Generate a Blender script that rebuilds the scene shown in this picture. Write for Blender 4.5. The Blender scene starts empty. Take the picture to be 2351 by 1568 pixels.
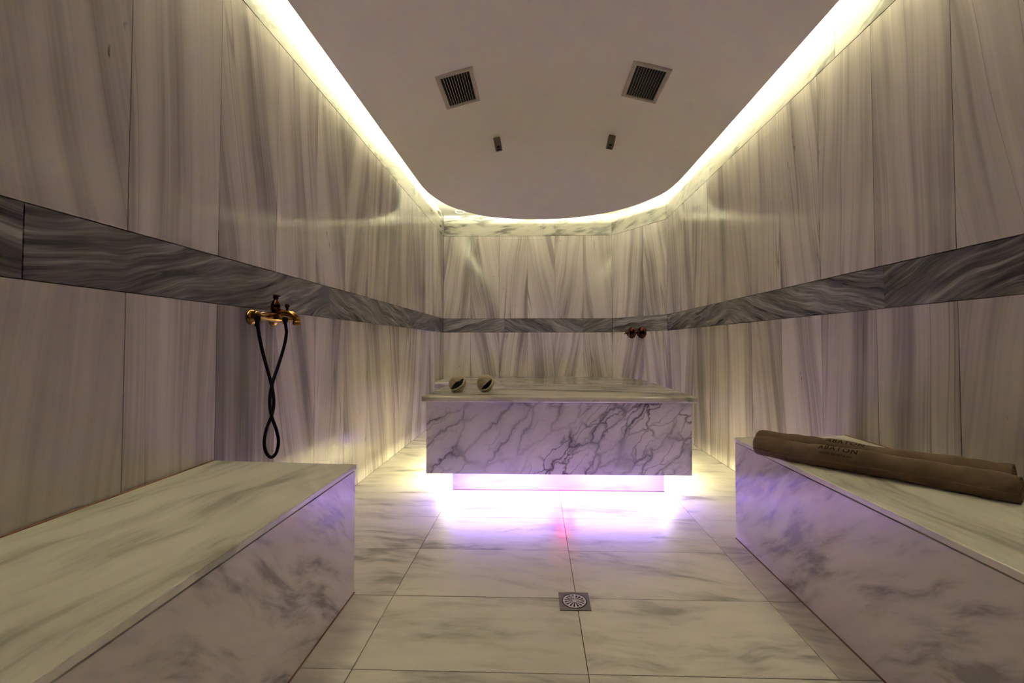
import bpy, bmesh, math, random
from mathutils import Vector, Matrix
random.seed(7)
SC = bpy.context.scene
COL = SC.collection
PI = math.pi

# ------------------------------------------------------------------ camera
FPX = 1000.0
YAW, PITCH = math.radians(1.7), math.atan(0.0272)
cam_d = bpy.data.cameras.new('camera')
cam_d.sensor_fit = 'HORIZONTAL'
cam_d.sensor_width = 36.0
cam_d.lens = 36.0 * FPX / 2351.0
cam_d.shift_x = (1175.5 - (1229 - FPX * math.tan(YAW))) / 2351.0
cam_d.shift_y = ((790 - FPX * math.tan(PITCH)) - 784.0) / 2351.0
cam_d.clip_start = 0.02
cam = bpy.data.objects.new('camera', cam_d)
COL.objects.link(cam)
cam.location = (0, 0, 0.95)
cam.rotation_euler = (PI / 2 + PITCH, 0, YAW)
SC.camera = cam

# ------------------------------------------------------------------ world, exposure
world = bpy.data.worlds.new('world')
SC.world = world
world.use_nodes = True
world.node_tree.nodes['Background'].inputs[0].default_value = (0, 0, 0, 1)
world.node_tree.nodes['Background'].inputs[1].default_value = 0.0
SC.view_settings.view_transform = 'Standard'
SC.view_settings.look = 'None'
SC.view_settings.gamma = 1.0
SC.view_settings.use_curve_mapping = False
SC.view_settings.exposure = 0.8
SC.cycles.use_light_tree = False
SC.cycles.max_bounces = 8
SC.cycles.diffuse_bounces = 8
SC.cycles.glossy_bounces = 2
# light of the room: LED strips in the ceiling cove and under the table
COVE_COL, COVE_W = (1.0, 1.0, 0.64), 860.0
PURPLE_COL, PURPLE_W = (0.41, 0.295, 1.0), 205.0
SIDE_COL, SIDE_W = (1.0, 0.94, 0.50), 205.0
PINK_COL, PINK_W = (1.0, 0.10, 0.30), 520.0

# ------------------------------------------------------------------ node helpers
class NT:
    def __init__(self, name):
        self.m = bpy.data.materials.new(name)
        self.m.use_nodes = True
        self.t = self.m.node_tree
        self.b = self.t.nodes['Principled BSDF']
    def n(self, typ, **kw):
        nd = self.t.nodes.new(typ)
        for k, v in kw.items():
            setattr(nd, k, v)
        return nd
    def put(self, sock, v):
        if hasattr(v, 'is_output'):
            self.t.links.new(v, sock)
        else:
            sock.default_value = v
    def math(self, op, a, b=0.0, c=None, clamp=False):
        nd = self.n('ShaderNodeMath', operation=op, use_clamp=clamp)
        self.put(nd.inputs[0], a); self.put(nd.inputs[1], b)
        if c is not None: self.put(nd.inputs[2], c)
        return nd.outputs[0]
    def vmath(self, op, a, b):
        nd = self.n('ShaderNodeVectorMath', operation=op)
        self.put(nd.inputs[0], a); self.put(nd.inputs[1], b)
        return nd.outputs[0]
    def noise(self, vec, scale=1.0, detail=4.0, rough=0.55, dist=0.0, col=False):
        nd = self.n('ShaderNodeTexNoise')
        self.put(nd.inputs['Vector'], vec)
        nd.inputs['Scale'].default_value = scale
        nd.inputs['Detail'].default_value = detail
        nd.inputs['Roughness'].default_value = rough
        nd.inputs['Distortion'].default_value = dist
        return nd.outputs['Color'] if col else nd.outputs['Fac']
    def ramp(self, fac, stops, interp='LINEAR'):
        nd = self.n('ShaderNodeValToRGB')
        cr = nd.color_ramp
        cr.interpolation = interp
        while len(cr.elements) < len(stops):
            cr.elements.new(0.5)
        for e, (p, c) in zip(cr.elements, stops):
            e.position = p
            e.color = (c[0], c[1], c[2], 1) if hasattr(c, '__len__') else (c, c, c, 1)
        self.put(nd.inputs[0], fac)
        return nd.outputs[0]
    def mix(self, fac, a, b, mode='MIX'):
        nd = self.n('ShaderNodeMix', data_type='RGBA', blend_type=mode)
        self.put(nd.inputs[0], fac)
        for i, v in ((6, a), (7, b)):
            if not hasattr(v, 'is_output') and len(v) == 3: v = (*v, 1)
            self.put(nd.inputs[i], v)
        return nd.outputs[2]
    def obj(self):
        return self.n('ShaderNodeTexCoord').outputs['Object']
    def info(self):
        """per-object controls carried by the object colour: tilt, shift, contrast, tone"""
        oi = self.n('ShaderNodeObjectInfo')
        sp = self.n('ShaderNodeSeparateColor')
        self.t.links.new(oi.outputs['Color'], sp.inputs[0])
        return sp.outputs[0], sp.outputs[1], sp.outputs[2], oi.outputs['Alpha']
    def scaled(self, vec, s):
        return self.vmath('MULTIPLY', vec, s)
    def rot(self, vec, axis, angle):
        nd = self.n('ShaderNodeVectorRotate', rotation_type='AXIS_ANGLE')
        self.put(nd.inputs['Vector'], vec)
        nd.inputs['Axis'].default_value = axis
        self.put(nd.inputs['Angle'], angle)
        return nd.outputs[0]
    def bump(self, height, strength, dist):
        nd = self.n('ShaderNodeBump')
        nd.inputs['Strength'].default_value = strength
        nd.inputs['Distance'].default_value = dist
        self.put(nd.inputs['Height'], height)
        self.t.links.new(nd.outputs[0], self.b.inputs['Normal'])
    def base(self, col, rough=0.5, metal=0.0, ior=1.5):
        if not hasattr(col, 'is_output'): col = (*col[:3], 1)
        self.put(self.b.inputs['Base Color'], col)
        self.put(self.b.inputs['Roughness'], rough)
        self.b.inputs['Metallic'].default_value = metal
        self.b.inputs['IOR'].default_value = ior
        return self.m

def plain(name, col, rough=0.5, metal=0.0, var=1.0):
    """a plain coat with a faint procedural mottling"""
    t = NT(name)
    v = t.obj()
    f = t.noise(v, 9.0, 3.0)
    c = t.ramp(f, [(0.3, [x * (1 - 0.12 * var) for x in col]), (0.7, [min(1, x * (1 + 0.08 * var)) for x in col])])
    return t.base(c, rough, metal)

def emission(name, col, power):
    t = NT(name)
    t.base((0.8, 0.8, 0.8), 0.5)
    t.b.inputs['Emission Color'].default_value = (*col, 1)
    t.b.inputs['Emission Strength'].default_value = power
    return t.m

# ------------------------------------------------------------------ materials
def make_wall_marble():
    t = NT('streaked_wall_marble')
    tilt, shift, contrast, tone = t.info()
    v = t.obj()
    ang = t.math('MULTIPLY', t.math('SUBTRACT', tilt, 0.5), 1.6)
    comb = t.n('ShaderNodeCombineXYZ')
    t.put(comb.inputs[0], t.math('MULTIPLY', shift, 53.0))
    t.put(comb.inputs[1], t.math('MULTIPLY', shift, 31.0))
    t.put(comb.inputs[2], t.math('MULTIPLY', shift, 17.0))
    # streaks fan out: the grain swings gently across a panel
    r = t.rot(v, (0, 1, 0), ang)
    warp = t.noise(t.vmath('ADD', t.scaled(v, (2.6, 1.0, 1.1)), comb.outputs[0]), 1.0, 1.0)
    cw = t.n('ShaderNodeCombineXYZ')
    t.put(cw.inputs[0], t.math('MULTIPLY', t.math('SUBTRACT', warp, 0.5), 0.08))
    r = t.vmath('ADD', r, cw.outputs[0])
    r = t.vmath('ADD', r, comb.outputs[0])
    broad = t.noise(t.scaled(r, (6.0, 1.0, 0.36)), 1.0, 2.0, 0.5)
    mid = t.noise(t.scaled(r, (16.0, 1.0, 0.50)), 1.0, 3.0, 0.6)
    fine = t.noise(t.scaled(r, (85.0, 1.0, 1.1)), 1.0, 1.0, 0.6)
    s = t.math('ADD', t.math('MULTIPLY', broad, 0.62), t.math('MULTIPLY', mid, 0.34))
    s = t.math('ADD', s, t.math('MULTIPLY', fine, 0.17))
    s = t.math('SUBTRACT', s, 0.565)
    s = t.math('ADD', t.math('MULTIPLY', s, t.math('MULTIPLY', contrast, 2.6)), 0.5)
    col = t.ramp(s, [(0.16, (0.20, 0.175, 0.170)), (0.36, (0.38, 0.335, 0.32)), (0.52, (0.575, 0.52, 0.495)), (0.78, (0.73, 0.67, 0.64))])
    # thin dark veins along the grain
    vn = t.noise(t.scaled(r, (7.5, 1.0, 0.22)), 1.0, 2.0, 0.5)
    vd = t.math('ABSOLUTE', t.math('SUBTRACT', vn, 0.5))
    vein = t.ramp(vd, [(0.0, 1.0), (0.011, 0.0)])
    gate = t.ramp(t.noise(t.scaled(r, (2.4, 1.0, 0.5)), 1.0, 2.0), [(0.47, 0.0), (0.56, 1.0)])
    vein = t.math('MULTIPLY', t.math('MULTIPLY', vein, gate), t.math('MULTIPLY', contrast, 0.75))
    col = t.mix(vein, col, (0.11, 0.09, 0.085))
    # rare dark pits
    pit = t.ramp(t.noise(t.scaled(r, (26.0, 26.0, 9.0)), 1.0, 2.0, 0.6), [(0.70, 0.0), (0.75, 1.0)])
    pg = t.ramp(t.noise(t.scaled(r, (2.2, 2.2, 1.3)), 1.0, 1.0), [(0.52, 0.0), (0.60, 1.0)])
    col = t.mix(t.math('MULTIPLY', t.math('MULTIPLY', pit, pg), 0.8), col, (0.075, 0.055, 0.045))
    col = t.mix(1.0, col, t.ramp(tone, [(0.0, 0.45), (1.0, 1.15)]), 'MULTIPLY')
    t.put(t.b.inputs['Specular IOR Level'], 0.5)
    return t.base(col, 0.115)

def make_band_marble():
    t = NT('dark_band_marble')
    tilt, shift, contrast, tone = t.info()
    v = t.obj()
    comb = t.n('ShaderNodeCombineXYZ')
    t.put(comb.inputs[0], t.math('MULTIPLY', shift, 41.0))
    t.put(comb.inputs[1], t.math('MULTIPLY', shift, 13.0))
    ang = t.math('MULTIPLY', t.math('SUBTRACT', tilt, 0.5), 2.4)
    wv = t.noise(t.vmath('ADD', t.scaled(v, (2.0, 1.0, 3.0)), comb.outputs[0]), 1.0, 2.0, 0.6)
    cw = t.n('ShaderNodeCombineXYZ')
    t.put(cw.inputs[2], t.math('MULTIPLY', t.math('SUBTRACT', wv, 0.5), 0.13))
    r = t.vmath('ADD', t.vmath('ADD', t.rot(v, (0, 1, 0), ang), cw.outputs[0]), comb.outputs[0])
    a = t.noise(t.scaled(r, (1.3, 1.0, 21.0)), 1.0, 4.0, 0.6)
    b = t.noise(t.scaled(r, (5.0, 1.0, 85.0)), 1.0, 2.0, 0.65)
    s = t.math('ADD', t.math('MULTIPLY', a, 0.6), t.math('MULTIPLY', b, 0.4))
    col = t.ramp(s, [(0.38, (0.022, 0.019, 0.025)), (0.46, (0.075, 0.067, 0.073)), (0.53, (0.150, 0.135, 0.134)), (0.63, (0.33, 0.305, 0.295))])
    wl = t.noise(t.scaled(r, (1.2, 1.0, 9.0)), 1.0, 2.0, 0.6)
    wl = t.ramp(t.math('ABSOLUTE', t.math('SUBTRACT', wl, 0.62)), [(0.0, 1.0), (0.012, 0.0)])
    col = t.mix(t.math('MULTIPLY', wl, 0.22), col, (0.42, 0.39, 0.37))
    col = t.mix(1.0, col, t.ramp(tone, [(0.0, 0.5), (1.0, 1.3)]), 'MULTIPLY')
    return t.base(col, 0.22)

def make_pale_marble(name, direction, stretch, light, dark, amount, rough, warm=0.0, axis=(0, 0, 1), fleck=0.70):
    """white marble with soft grey streaks running along one direction of the local plane"""
    t = NT(name)
    tilt, shift, contrast, tone = t.info()
    v = t.obj()
    comb = t.n('ShaderNodeCombineXYZ')
    for i, k in enumerate((47.0, 29.0, 19.0)):
        t.put(comb.inputs[i], t.math('MULTIPLY', shift, k))
    v2 = t.vmath('ADD', v, comb.outputs[0])
    wob = t.noise(v2, 2.2, 2.0, 0.5, 0.0, True)
    ang = t.math('ADD', t.math('MULTIPLY', t.math('SUBTRACT', tilt, 0.5), 1.2), direction)
    r = t.vmath('ADD', t.rot(v, axis, ang), comb.outputs[0])
    r = t.vmath('ADD', r, t.scaled(t.vmath('SUBTRACT', wob, (0.5, 0.5, 0.5)), (0.18, 0.18, 0.18)))
    a = t.noise(t.scaled(r, stretch), 1.0, 4.0, 0.55)
    b = t.noise(t.scaled(r, [x * 3.1 for x in stretch]), 1.0, 4.0, 0.62)
    cl = t.noise(v2, 2.6, 1.0)
    s = t.math('ADD', t.math('MULTIPLY', a, 0.6), t.math('MULTIPLY', b, 0.28))
    s = t.math('ADD', s, t.math('MULTIPLY', cl, 0.22))
    s = t.math('ADD', t.math('MULTIPLY', t.math('SUBTRACT', s, 0.55), t.math('MULTIPLY', contrast, 2.0 * amount)), 0.5)
    midc = [(l * 0.72 + d * 0.28) for l, d in zip(light, dark)]
    col = t.ramp(s, [(0.22, dark), (0.40, midc), (0.54, light), (0.85, [min(1, x * 1.1) for x in light])])
    # warm brown stains and dark flecks
    fl = t.ramp(t.noise(t.scaled(r, [x * 7.0 for x in stretch]), 1.0, 2.0, 0.65), [(fleck, 0.0), (fleck + 0.08, 1.0)])
    fg = t.ramp(t.noise(v2, 3.1, 2.0), [(0.52, 0.0), (0.66, 1.0)])
    col = t.mix(t.math('MULTIPLY', t.math('MULTIPLY', fl, fg), 0.6), col, (0.14, 0.10, 0.085))
    if warm:
        wm = t.ramp(t.noise(v2, 4.3, 3.0, 0.6), [(0.62, 0.0), (0.78, 1.0)])
        col = t.mix(t.math('MULTIPLY', wm, warm), col, (0.36, 0.22, 0.16))
    col = t.mix(1.0, col, t.ramp(tone, [(0.0, 0.5), (1.0, 1.15)]), 'MULTIPLY')
    return t.base(col, rough)

def make_arabescato(name, density):
    """white marble with a bold net of dark diagonal veins"""
    t = NT(name)
    v = t.obj()
    w1 = t.noise(v, 3.2, 4.0, 0.6, 0.0, True)
    w2 = t.noise(v, 11.0, 3.0, 0.6, 0.0, True)
    wv = t.vmath('ADD', t.scaled(t.vmath('SUBTRACT', w1, (0.5, 0.5, 0.5)), (0.16, 0.16, 0.16)),
                 t.scaled(t.vmath('SUBTRACT', w2, (0.5, 0.5, 0.5)), (0.07, 0.07, 0.07)))
    p = t.vmath('ADD', v, wv)
    r = t.rot(p, (0, 1, 0), 0.78)
    sx = t.n('ShaderNodeSeparateXYZ'); t.put(sx.inputs[0], v)
    grad = t.math('ADD', t.math('MULTIPLY', sx.outputs[0], 0.55), 0.45, clamp=True)   # busier towards one end of the slab
    def net(scale, lo, hi):
        vo = t.n('ShaderNodeTexVoronoi', feature='DISTANCE_TO_EDGE')
        t.put(vo.inputs['Vector'], t.scaled(r, scale))
        vo.inputs['Scale'].default_value = 1.0
        return t.ramp(vo.outputs['Distance'], [(lo, 1.0), (hi, 0.0)])
    big = net((2.4, 2.4, 7.5), 0.004, 0.07)
    small = net((6.0, 6.0, 17.0), 0.0, 0.10)
    g1 = t.ramp(t.math('ADD', t.noise(t.scaled(r, (1.5, 1.5, 3.2)), 1.0, 2.0), t.math('MULTIPLY', grad, 0.12)), [(0.44, 0.10), (0.64, 1.0)])
    g2 = t.ramp(t.math('ADD', t.noise(t.scaled(r, (1.3, 1.3, 3.6)), 1.0, 3.0), t.math('MULTIPLY', grad, 0.24)), [(0.57, 0.0), (0.72, 1.0)])
    cloud = t.noise(p, 2.4, 4.0, 0.55)
    base = t.ramp(cloud, [(0.3, (0.72, 0.66, 0.68)), (0.6, (0.88, 0.83, 0.83))])
    wide = net((2.4, 2.4, 7.5), 0.0, 0.24)
    base = t.mix(t.math('MULTIPLY', t.math('MULTIPLY', wide, g1), 0.42), base, (0.30, 0.26, 0.29))
    halo = t.ramp(t.noise(t.scaled(r, (2.0, 2.0, 6.0)), 1.0, 4.0, 0.6), [(0.5, 0.0), (0.72, 0.55)])
    base = t.mix(t.math('MULTIPLY', halo, t.math('ADD', grad, 0.2)), base, (0.42, 0.37, 0.39))
    f = t.math('MAXIMUM', t.math('MULTIPLY', t.math('POWER', big, 1.6), g1), t.math('MULTIPLY', t.math('POWER', small, 1.7), g2))
    f = t.math('MULTIPLY', f, density, clamp=True)
    col = t.mix(f, base, (0.075, 0.06, 0.07))
    return t.base(col, 0.16)

M = {}
M['wall'] = make_wall_marble()
M['band'] = make_band_marble()
M['bench_top'] = make_pale_marble('bench_top_marble', 0.10, (9.0, 1.3, 3.0), (0.84, 0.81, 0.72), (0.42, 0.40, 0.34), 1.2, 0.13)
M['bench_front'] = make_pale_marble('bench_front_marble', 0.6, (2.2, 2.2, 11.0), (0.74, 0.68, 0.66), (0.33, 0.29, 0.295), 1.35, 0.15, 0.10, (1, 0, 0))
M['floor'] = make_pale_marble('floor_tile_marble', 0.12, (1.7, 7.0, 3.0), (0.83, 0.78, 0.72), (0.34, 0.315, 0.295), 1.1, 0.34, 0.22)
M['crown'] = make_pale_marble('crown_strip_marble', 0.2, (2.0, 1.0, 9.0), (0.50, 0.47, 0.42), (0.12, 0.11, 0.10), 1.9, 0.2, 0.0, (0, 1, 0))
M['table_top'] = make_pale_marble('table_top_marble', 0.10, (1.3, 8.5, 3.0), (0.70, 0.65, 0.575), (0.23, 0.21, 0.19), 1.4, 0.12, 0.0, (0, 0, 1), 0.62)
M['table_side'] = make_arabescato('veined_table_marble', 1.0)
M['plinth'] = make_pale_marble('plinth_marble', 0.05, (1.6, 1.6, 12.0), (0.42, 0.40, 0.40), (0.25, 0.23, 0.24), 0.9, 0.25, 0.0, (0, 1, 0))
M['grout'] = plain('brown_grout', (0.17, 0.115, 0.085), 0.85)
M['seal'] = plain('reddish_sealant', (0.20, 0.09, 0.055), 0.8)
M['backing'] = plain('wall_backing_mortar', (0.13, 0.10, 0.08), 0.9)
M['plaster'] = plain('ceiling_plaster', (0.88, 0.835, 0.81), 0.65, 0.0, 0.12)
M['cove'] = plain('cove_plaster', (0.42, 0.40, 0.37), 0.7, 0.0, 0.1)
M['raw_board'] = plain('grey_plasterboard', (0.14, 0.135, 0.13), 0.85)  # dark grey added on unseen faces to keep bounced light off the crown strip
M['vent'] = plain('vent_metal', (0.43, 0.37, 0.33), 0.5, 0.0)
M['dark'] = plain('duct_black', (0.004, 0.004, 0.004), 0.9)  # near-black colour standing in for the shade inside holes and slots
M['fixture'] = plain('fixture_metal', (0.17, 0.145, 0.125), 0.5, 0.3)
M['white'] = plain('white_enamel', (0.75, 0.73, 0.68), 0.4)
M['steel'] = plain('brushed_steel', (0.62, 0.58, 0.56), 0.38, 1.0)
M['steel_frame'] = plain('worn_steel', (0.17, 0.15, 0.135), 0.45, 0.9)
M['rubber'] = plain('black_rubber', (0.004, 0.004, 0.004), 0.75)
M['rubber'].node_tree.nodes['Principled BSDF'].inputs['Specular IOR Level'].default_value = 0.12
M['led_cove'] = emission('cove_led', COVE_COL, COVE_W)
M['led_purple'] = emission('purple_led', PURPLE_COL, PURPLE_W)
M['led_side'] = emission('warm_led', SIDE_COL, SIDE_W)
M['led_pink'] = emission('pink_led', PINK_COL, PINK_W)

def make_brass():
    t = NT('antique_brass')
    v = t.obj()
    c = t.ramp(t.noise(v, 45.0, 4.0, 0.6), [(0.3, (0.09, 0.038, 0.016)), (0.6, (0.34, 0.165, 0.05)), (0.8, (0.60, 0.34, 0.11))])
    return t.base(c, 0.2, 1.0)
M['brass'] = make_brass()

def make_bronze():
    t = NT('dark_bronze')
    c = t.ramp(t.noise(t.obj(), 45.0, 4.0, 0.6), [(0.3, (0.020, 0.007, 0.005)), (0.7, (0.065, 0.024, 0.015))])
    return t.base(c, 0.25, 1.0)
M['bronze'] = make_bronze()

def make_towel():
    t = NT('brown_terry_cloth')
    v = t.obj()
    f = t.noise(v, 14.0, 4.0, 0.6)
    c = t.ramp(f, [(0.3, (0.070, 0.040, 0.024)), (0.65, (0.130, 0.080, 0.050))])
    t.bump(t.noise(v, 900.0, 2.0, 0.7), 0.7, 0.0025)
    t.base(c, 0.95)
    t.b.inputs['Sheen Weight'].default_value = 0.25
    t.b.inputs['Sheen Tint'].default_value = (0.6, 0.42, 0.3, 1)
    return t.m
M['towel'] = make_towel()
M['thread'] = plain('dark_embroidery_thread', (0.004, 0.003, 0.002), 0.9)
M['thread'].node_tree.nodes['Principled BSDF'].inputs['Specular IOR Level'].default_value = 0.1

def make_shell(name, a, b):
    t = NT(name)
    v = t.obj()
    r = t.scaled(v, (14, 14, 45))
    c = t.ramp(t.noise(r, 1.0, 4.0, 0.6, 0.8), [(0.3, a), (0.7, b)])
    return t.base(c, 0.35)
M['shell'] = make_shell('tan_shell', (0.17, 0.11, 0.07), (0.40, 0.31, 0.22))
M['shell_lip'] = make_shell('pale_shell_lip', (0.58, 0.50, 0.38), (0.75, 0.68, 0.56))
M['shell_in'] = make_shell('dark_shell_inside', (0.006, 0.004, 0.003), (0.015, 0.010, 0.006))  # near-black paints the shade deep in the shell opening

# ------------------------------------------------------------------ mesh helpers
def mesh_obj(name, me, mat, parent=None, loc=(0, 0, 0), rot=None):
    o = bpy.data.objects.new(name, me)
    COL.objects.link(o)
    if mat is not None and len(me.materials) == 0:
        me.materials.append(mat)
    o.location = loc
    if rot is not None:
        o.rotation_euler = rot
    if parent is not None:
        o.parent = parent
    return o

def from_bm(name, bm, mat, parent=None, loc=(0, 0, 0), rot=None, smooth=False):
    bmesh.ops.recalc_face_normals(bm, faces=bm.faces[:])
    me = bpy.data.meshes.new(name)
    bm.to_mesh(me); bm.free()
    if smooth:
        for p in me.polygons: p.use_smooth = True
    return mesh_obj(name, me, mat, parent, loc, rot)

def thing(name, label, cat, loc=(0, 0, 0), rot=(0, 0, 0), group=None):
    o = bpy.data.objects.new(name, None)
    COL.objects.link(o)
    o.empty_display_size = 0.05
    o.location = loc; o.rotation_euler = rot
    o['label'] = label; o['category'] = cat
    if group: o['group'] = group
    return o

def struct(o, label):
    o['kind'] = 'structure'; o['label'] = label; o['category'] = o.name.split('_')[0]
    return o

def ctl(o, tilt=0.5, shift=0.0, contrast=1.0, tone=0.77):
    o.color = (tilt, shift, contrast, tone)
    return o

def box_bm(lo, hi, bm=None):
    bm = bm or bmesh.new()
    x0, y0, z0 = lo; x1, y1, z1 = hi
    v = [bm.verts.new(p) for p in ((x0,y0,z0),(x1,y0,z0),(x1,y1,z0),(x0,y1,z0),(x0,y0,z1),(x1,y0,z1),(x1,y1,z1),(x0,y1,z1))]
    for f in ((3,2,1,0),(4,5,6,7),(0,1,5,4),(1,2,6,5),(2,3,7,6),(3,0,4,7)):
        bm.faces.new([v[i] for i in f])
    return bm

def hexa_bm(bottom, top, bm=None):
    """prism between two polygons of the same vertex count"""
    bm = bm or bmesh.new()
    a = [bm.verts.new(p) for p in bottom]; b = [bm.verts.new(p) for p in top]
    n = len(a)
    bm.faces.new(a[::-1]); bm.faces.new(b)
    for i in range(n):
        bm.faces.new((a[i], a[(i+1) % n], b[(i+1) % n], b[i]))
    return bm

def bevel(bm, w, seg=2):
    bmesh.ops.bevel(bm, geom=bm.edges[:], offset=w, segments=seg, affect='EDGES', profile=0.5, clamp_overlap=True)
    return bm

def lathe_bm(profile, axis='z', seg=28, bm=None, mat=None):
    """profile = [(r, h)...] spun about the axis"""
    bm = bm or bmesh.new()
    rings = []
    for r, hgt in profile:
        ring = []
        for i in range(seg):
            a = 2 * PI * i / seg
            c, s = max(r, 1e-5) * math.cos(a), max(r, 1e-5) * math.sin(a)
            p = {'z': (c, s, hgt), 'x': (hgt, c, s), 'y': (c, hgt, s)}[axis]
            p = Vector(p)
            if mat is not None: p = mat @ p
            ring.append(bm.verts.new(p))
        rings.append(ring)
    for a, b in zip(rings, rings[1:]):
        for i in range(seg):
            bm.faces.new((a[i], a[(i+1) % seg], b[(i+1) % seg], b[i]))
    bm.faces.new(rings[0][::-1]); bm.faces.new(rings[-1])
    return bm

def catmull(pts, n=8):
    P = [Vector(p) for p in pts]
    out = []
    for i in range(len(P) - 1):
        p0 = P[max(i-1, 0)]; p1 = P[i]; p2 = P[i+1]; p3 = P[min(i+2, len(P)-1)]
        for k in range(n):
            s = k / n
            out.append(0.5 * ((2*p1) + (p2-p0)*s + (2*p0-5*p1+4*p2-p3)*s*s + (3*p1-p0-3*p2+p3)*s**3))
    out.append(P[-1])
    return out

def tube_bm(path, radii, seg=14, bm=None):
    bm = bm or bmesh.new()
    path = [Vector(p) for p in path]
    if not hasattr(radii, '__len__'): radii = [radii] * len(path)
    up = Vector((0.13, 0.21, 0.97)).normalized()
    rings = []
    nprev = None
    for i, p in enumerate(path):
        d = (path[min(i+1, len(path)-1)] - path[max(i-1, 0)]).normalized()
        n = (up - d * up.dot(d)) if nprev is None else (nprev - d * nprev.dot(d))
        if n.length < 1e-4: n = d.orthogonal()
        n.normalize(); nprev = n
        b = d.cross(n)
        rings.append([bm.verts.new(p + radii[i] * (math.cos(2*PI*k/seg) * n + math.sin(2*PI*k/seg) * b)) for k in range(seg)])
    for a, b in zip(rings, rings[1:]):
        for k in range(seg):
            bm.faces.new((a[k], a[(k+1) % seg], b[(k+1) % seg], b[k]))
    bm.faces.new(rings[0][::-1]); bm.faces.new(rings[-1])
    return bm

_cache = {}
def panel(name, w, t, h, mat, parent, loc, rotz):
    """a stone panel: local x along the wall, local z up, front face at local y = 0"""
    key = (name, round(w, 4), round(t, 4), round(h, 4), mat.name)
    if key not in _cache:
        bm = box_bm((-w/2, 0, -h/2), (w/2, t, h/2))
        bmesh.ops.recalc_face_normals(bm, faces=bm.faces[:])
        me = bpy.data.meshes.new(name)
        bm.to_mesh(me); bm.free()
        me.materials.append(mat)
        _cache[key] = me
    return mesh_obj(name, _cache[key], None, parent, loc, (0, 0, rotz))

# ------------------------------------------------------------------ room dimensions
XL, XR, YB, YF = -1.208, 1.49, 5.69, -1.30
CH0, CH1 = Vector((1.0, YB)), Vector((XR, 4.97))      # canted wall between back and right walls
ZB0, ZB1, ZC, ZT = 1.103, 1.286, 2.372, 2.65          # band bottom, band top, crown joint, upper ceiling
GAP, TH = 0.0028, 0.014

# ------------------------------------------------------------------ floor with its tiles
bm = hexa_bm([(XL-.2, YF-.2, -.15), (XR+.2, YF-.2, -.15), (XR+.2, YB+.2, -.15), (XL-.2, YB+.2, -.15)],
             [(XL-.2, YF-.2, -.004), (XR+.2, YF-.2, -.004), (XR+.2, YB+.2, -.004), (XL-.2, YB+.2, -.004)])
floor = struct(from_bm('floor', bm, M['grout']), 'pale marble tiled floor with thin brown joints')
fx = [XL, -0.537, 0.152, 0.862, XR]
fy = [1.285 + 0.3745 * k for k in range(-7, 13)]
fy[0] = YF; fy[-1] = YB
def chx(y):                                    # x of the canted wall at y
    if y <= CH1.y: return XR
    return CH1.x + (CH0.x - CH1.x) * (y - CH1.y) / (CH0.y - CH1.y)
for i in range(4):
    for j in range(len(fy) - 1):
        x0, x1, y0, y1 = fx[i]+GAP/2, fx[i+1]-GAP/2, fy[j]+GAP/2, fy[j+1]-GAP/2
        cx, cy = (x0+x1)/2, (y0+y1)/2
        pts = [(x0, y0), (min(x1, chx(y0)), y0), (min(x1, chx(y1)), y1), (x0, y1)]
        pts = [(a-cx, b-cy) for a, b in pts]
        key = ('tile', tuple((round(a, 4), round(b, 4)) for a, b in pts))
        if key not in _cache:
            tb = hexa_bm([(a, b, -.012) for a, b in pts], [(a, b, 0) for a, b in pts])
            bmesh.ops.recalc_face_normals(tb, faces=tb.faces[:])
            me = bpy.data.meshes.new('floor_tile'); tb.to_mesh(me); tb.free()
            me.materials.append(M['floor']); _cache[key] = me
        o = mesh_obj('floor_tile', _cache[key], None, floor, (cx, cy, random.uniform(-.0006, .0004)))
        ctl(o, random.uniform(.35, .65), random.random(), random.uniform(.75, 1.25), random.uniform(.68, .84))

# ------------------------------------------------------------------ walls with their stone panels
def wall_run(wname, label, A, B, joints, bands, crowns, fans):
    """A, B: ends of the wall line on the floor, seen from the room left to right; joints = distances along it"""
    A, B = Vector(A), Vector(B)
    d = (B - A); L = d.length; d.normalize()
    nrm = Vector((-d.y, d.x))            # away from the room
    rz = math.atan2(d.y, d.x)
    p = [A + nrm*TH, B + nrm*TH, B + nrm*.16, A + nrm*.16]
    bm = hexa_bm([(q.x, q.y, 0.0) for q in p], [(q.x, q.y, ZT + .12) for q in p])
    w = struct(from_bm(wname, bm, M['backing']), label)
    def row(nm, js, z0, z1, mat, proud, fn):
        js = [0.0] + [j for j in sorted(js) if 0.02 < j < L - .02] + [L]
        for k, (a, b) in enumerate(zip(js, js[1:])):
            c = A + d * ((a + b) / 2) - nrm * proud
            o = panel(nm, b - a - GAP, TH + proud, z1 - z0 - GAP, mat, w, (c.x, c.y, (z0 + z1) / 2), rz)
            fn(o, k, len(js) - 1, (a + b) / 2)
    row('lower_panel', joints, 0.0, ZB0, M['wall'], 0.0, lambda o, k, n, s: ctl(o, *fans(k, s, 0)))
    row('upper_panel', joints, ZB1, ZC, M['wall'], 0.0, lambda o, k, n, s: ctl(o, *fans(k, s, 1)))
    row('band_panel', bands, ZB0, ZB1, M['band'], -0.003, lambda o, k, n, s: ctl(o, 0.5 + random.uniform(.03, .19) * (-1)**k, random.random(), 1.0, random.uniform(.45, .75)))
    row('crown_panel', crowns, ZC, ZT, M['crown'], 0.001, lambda o, k, n, s: ctl(o, 0.5 + random.uniform(-.1, .1), random.random(), random.uniform(.8, 1.2), 0.77))
    return w

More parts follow.
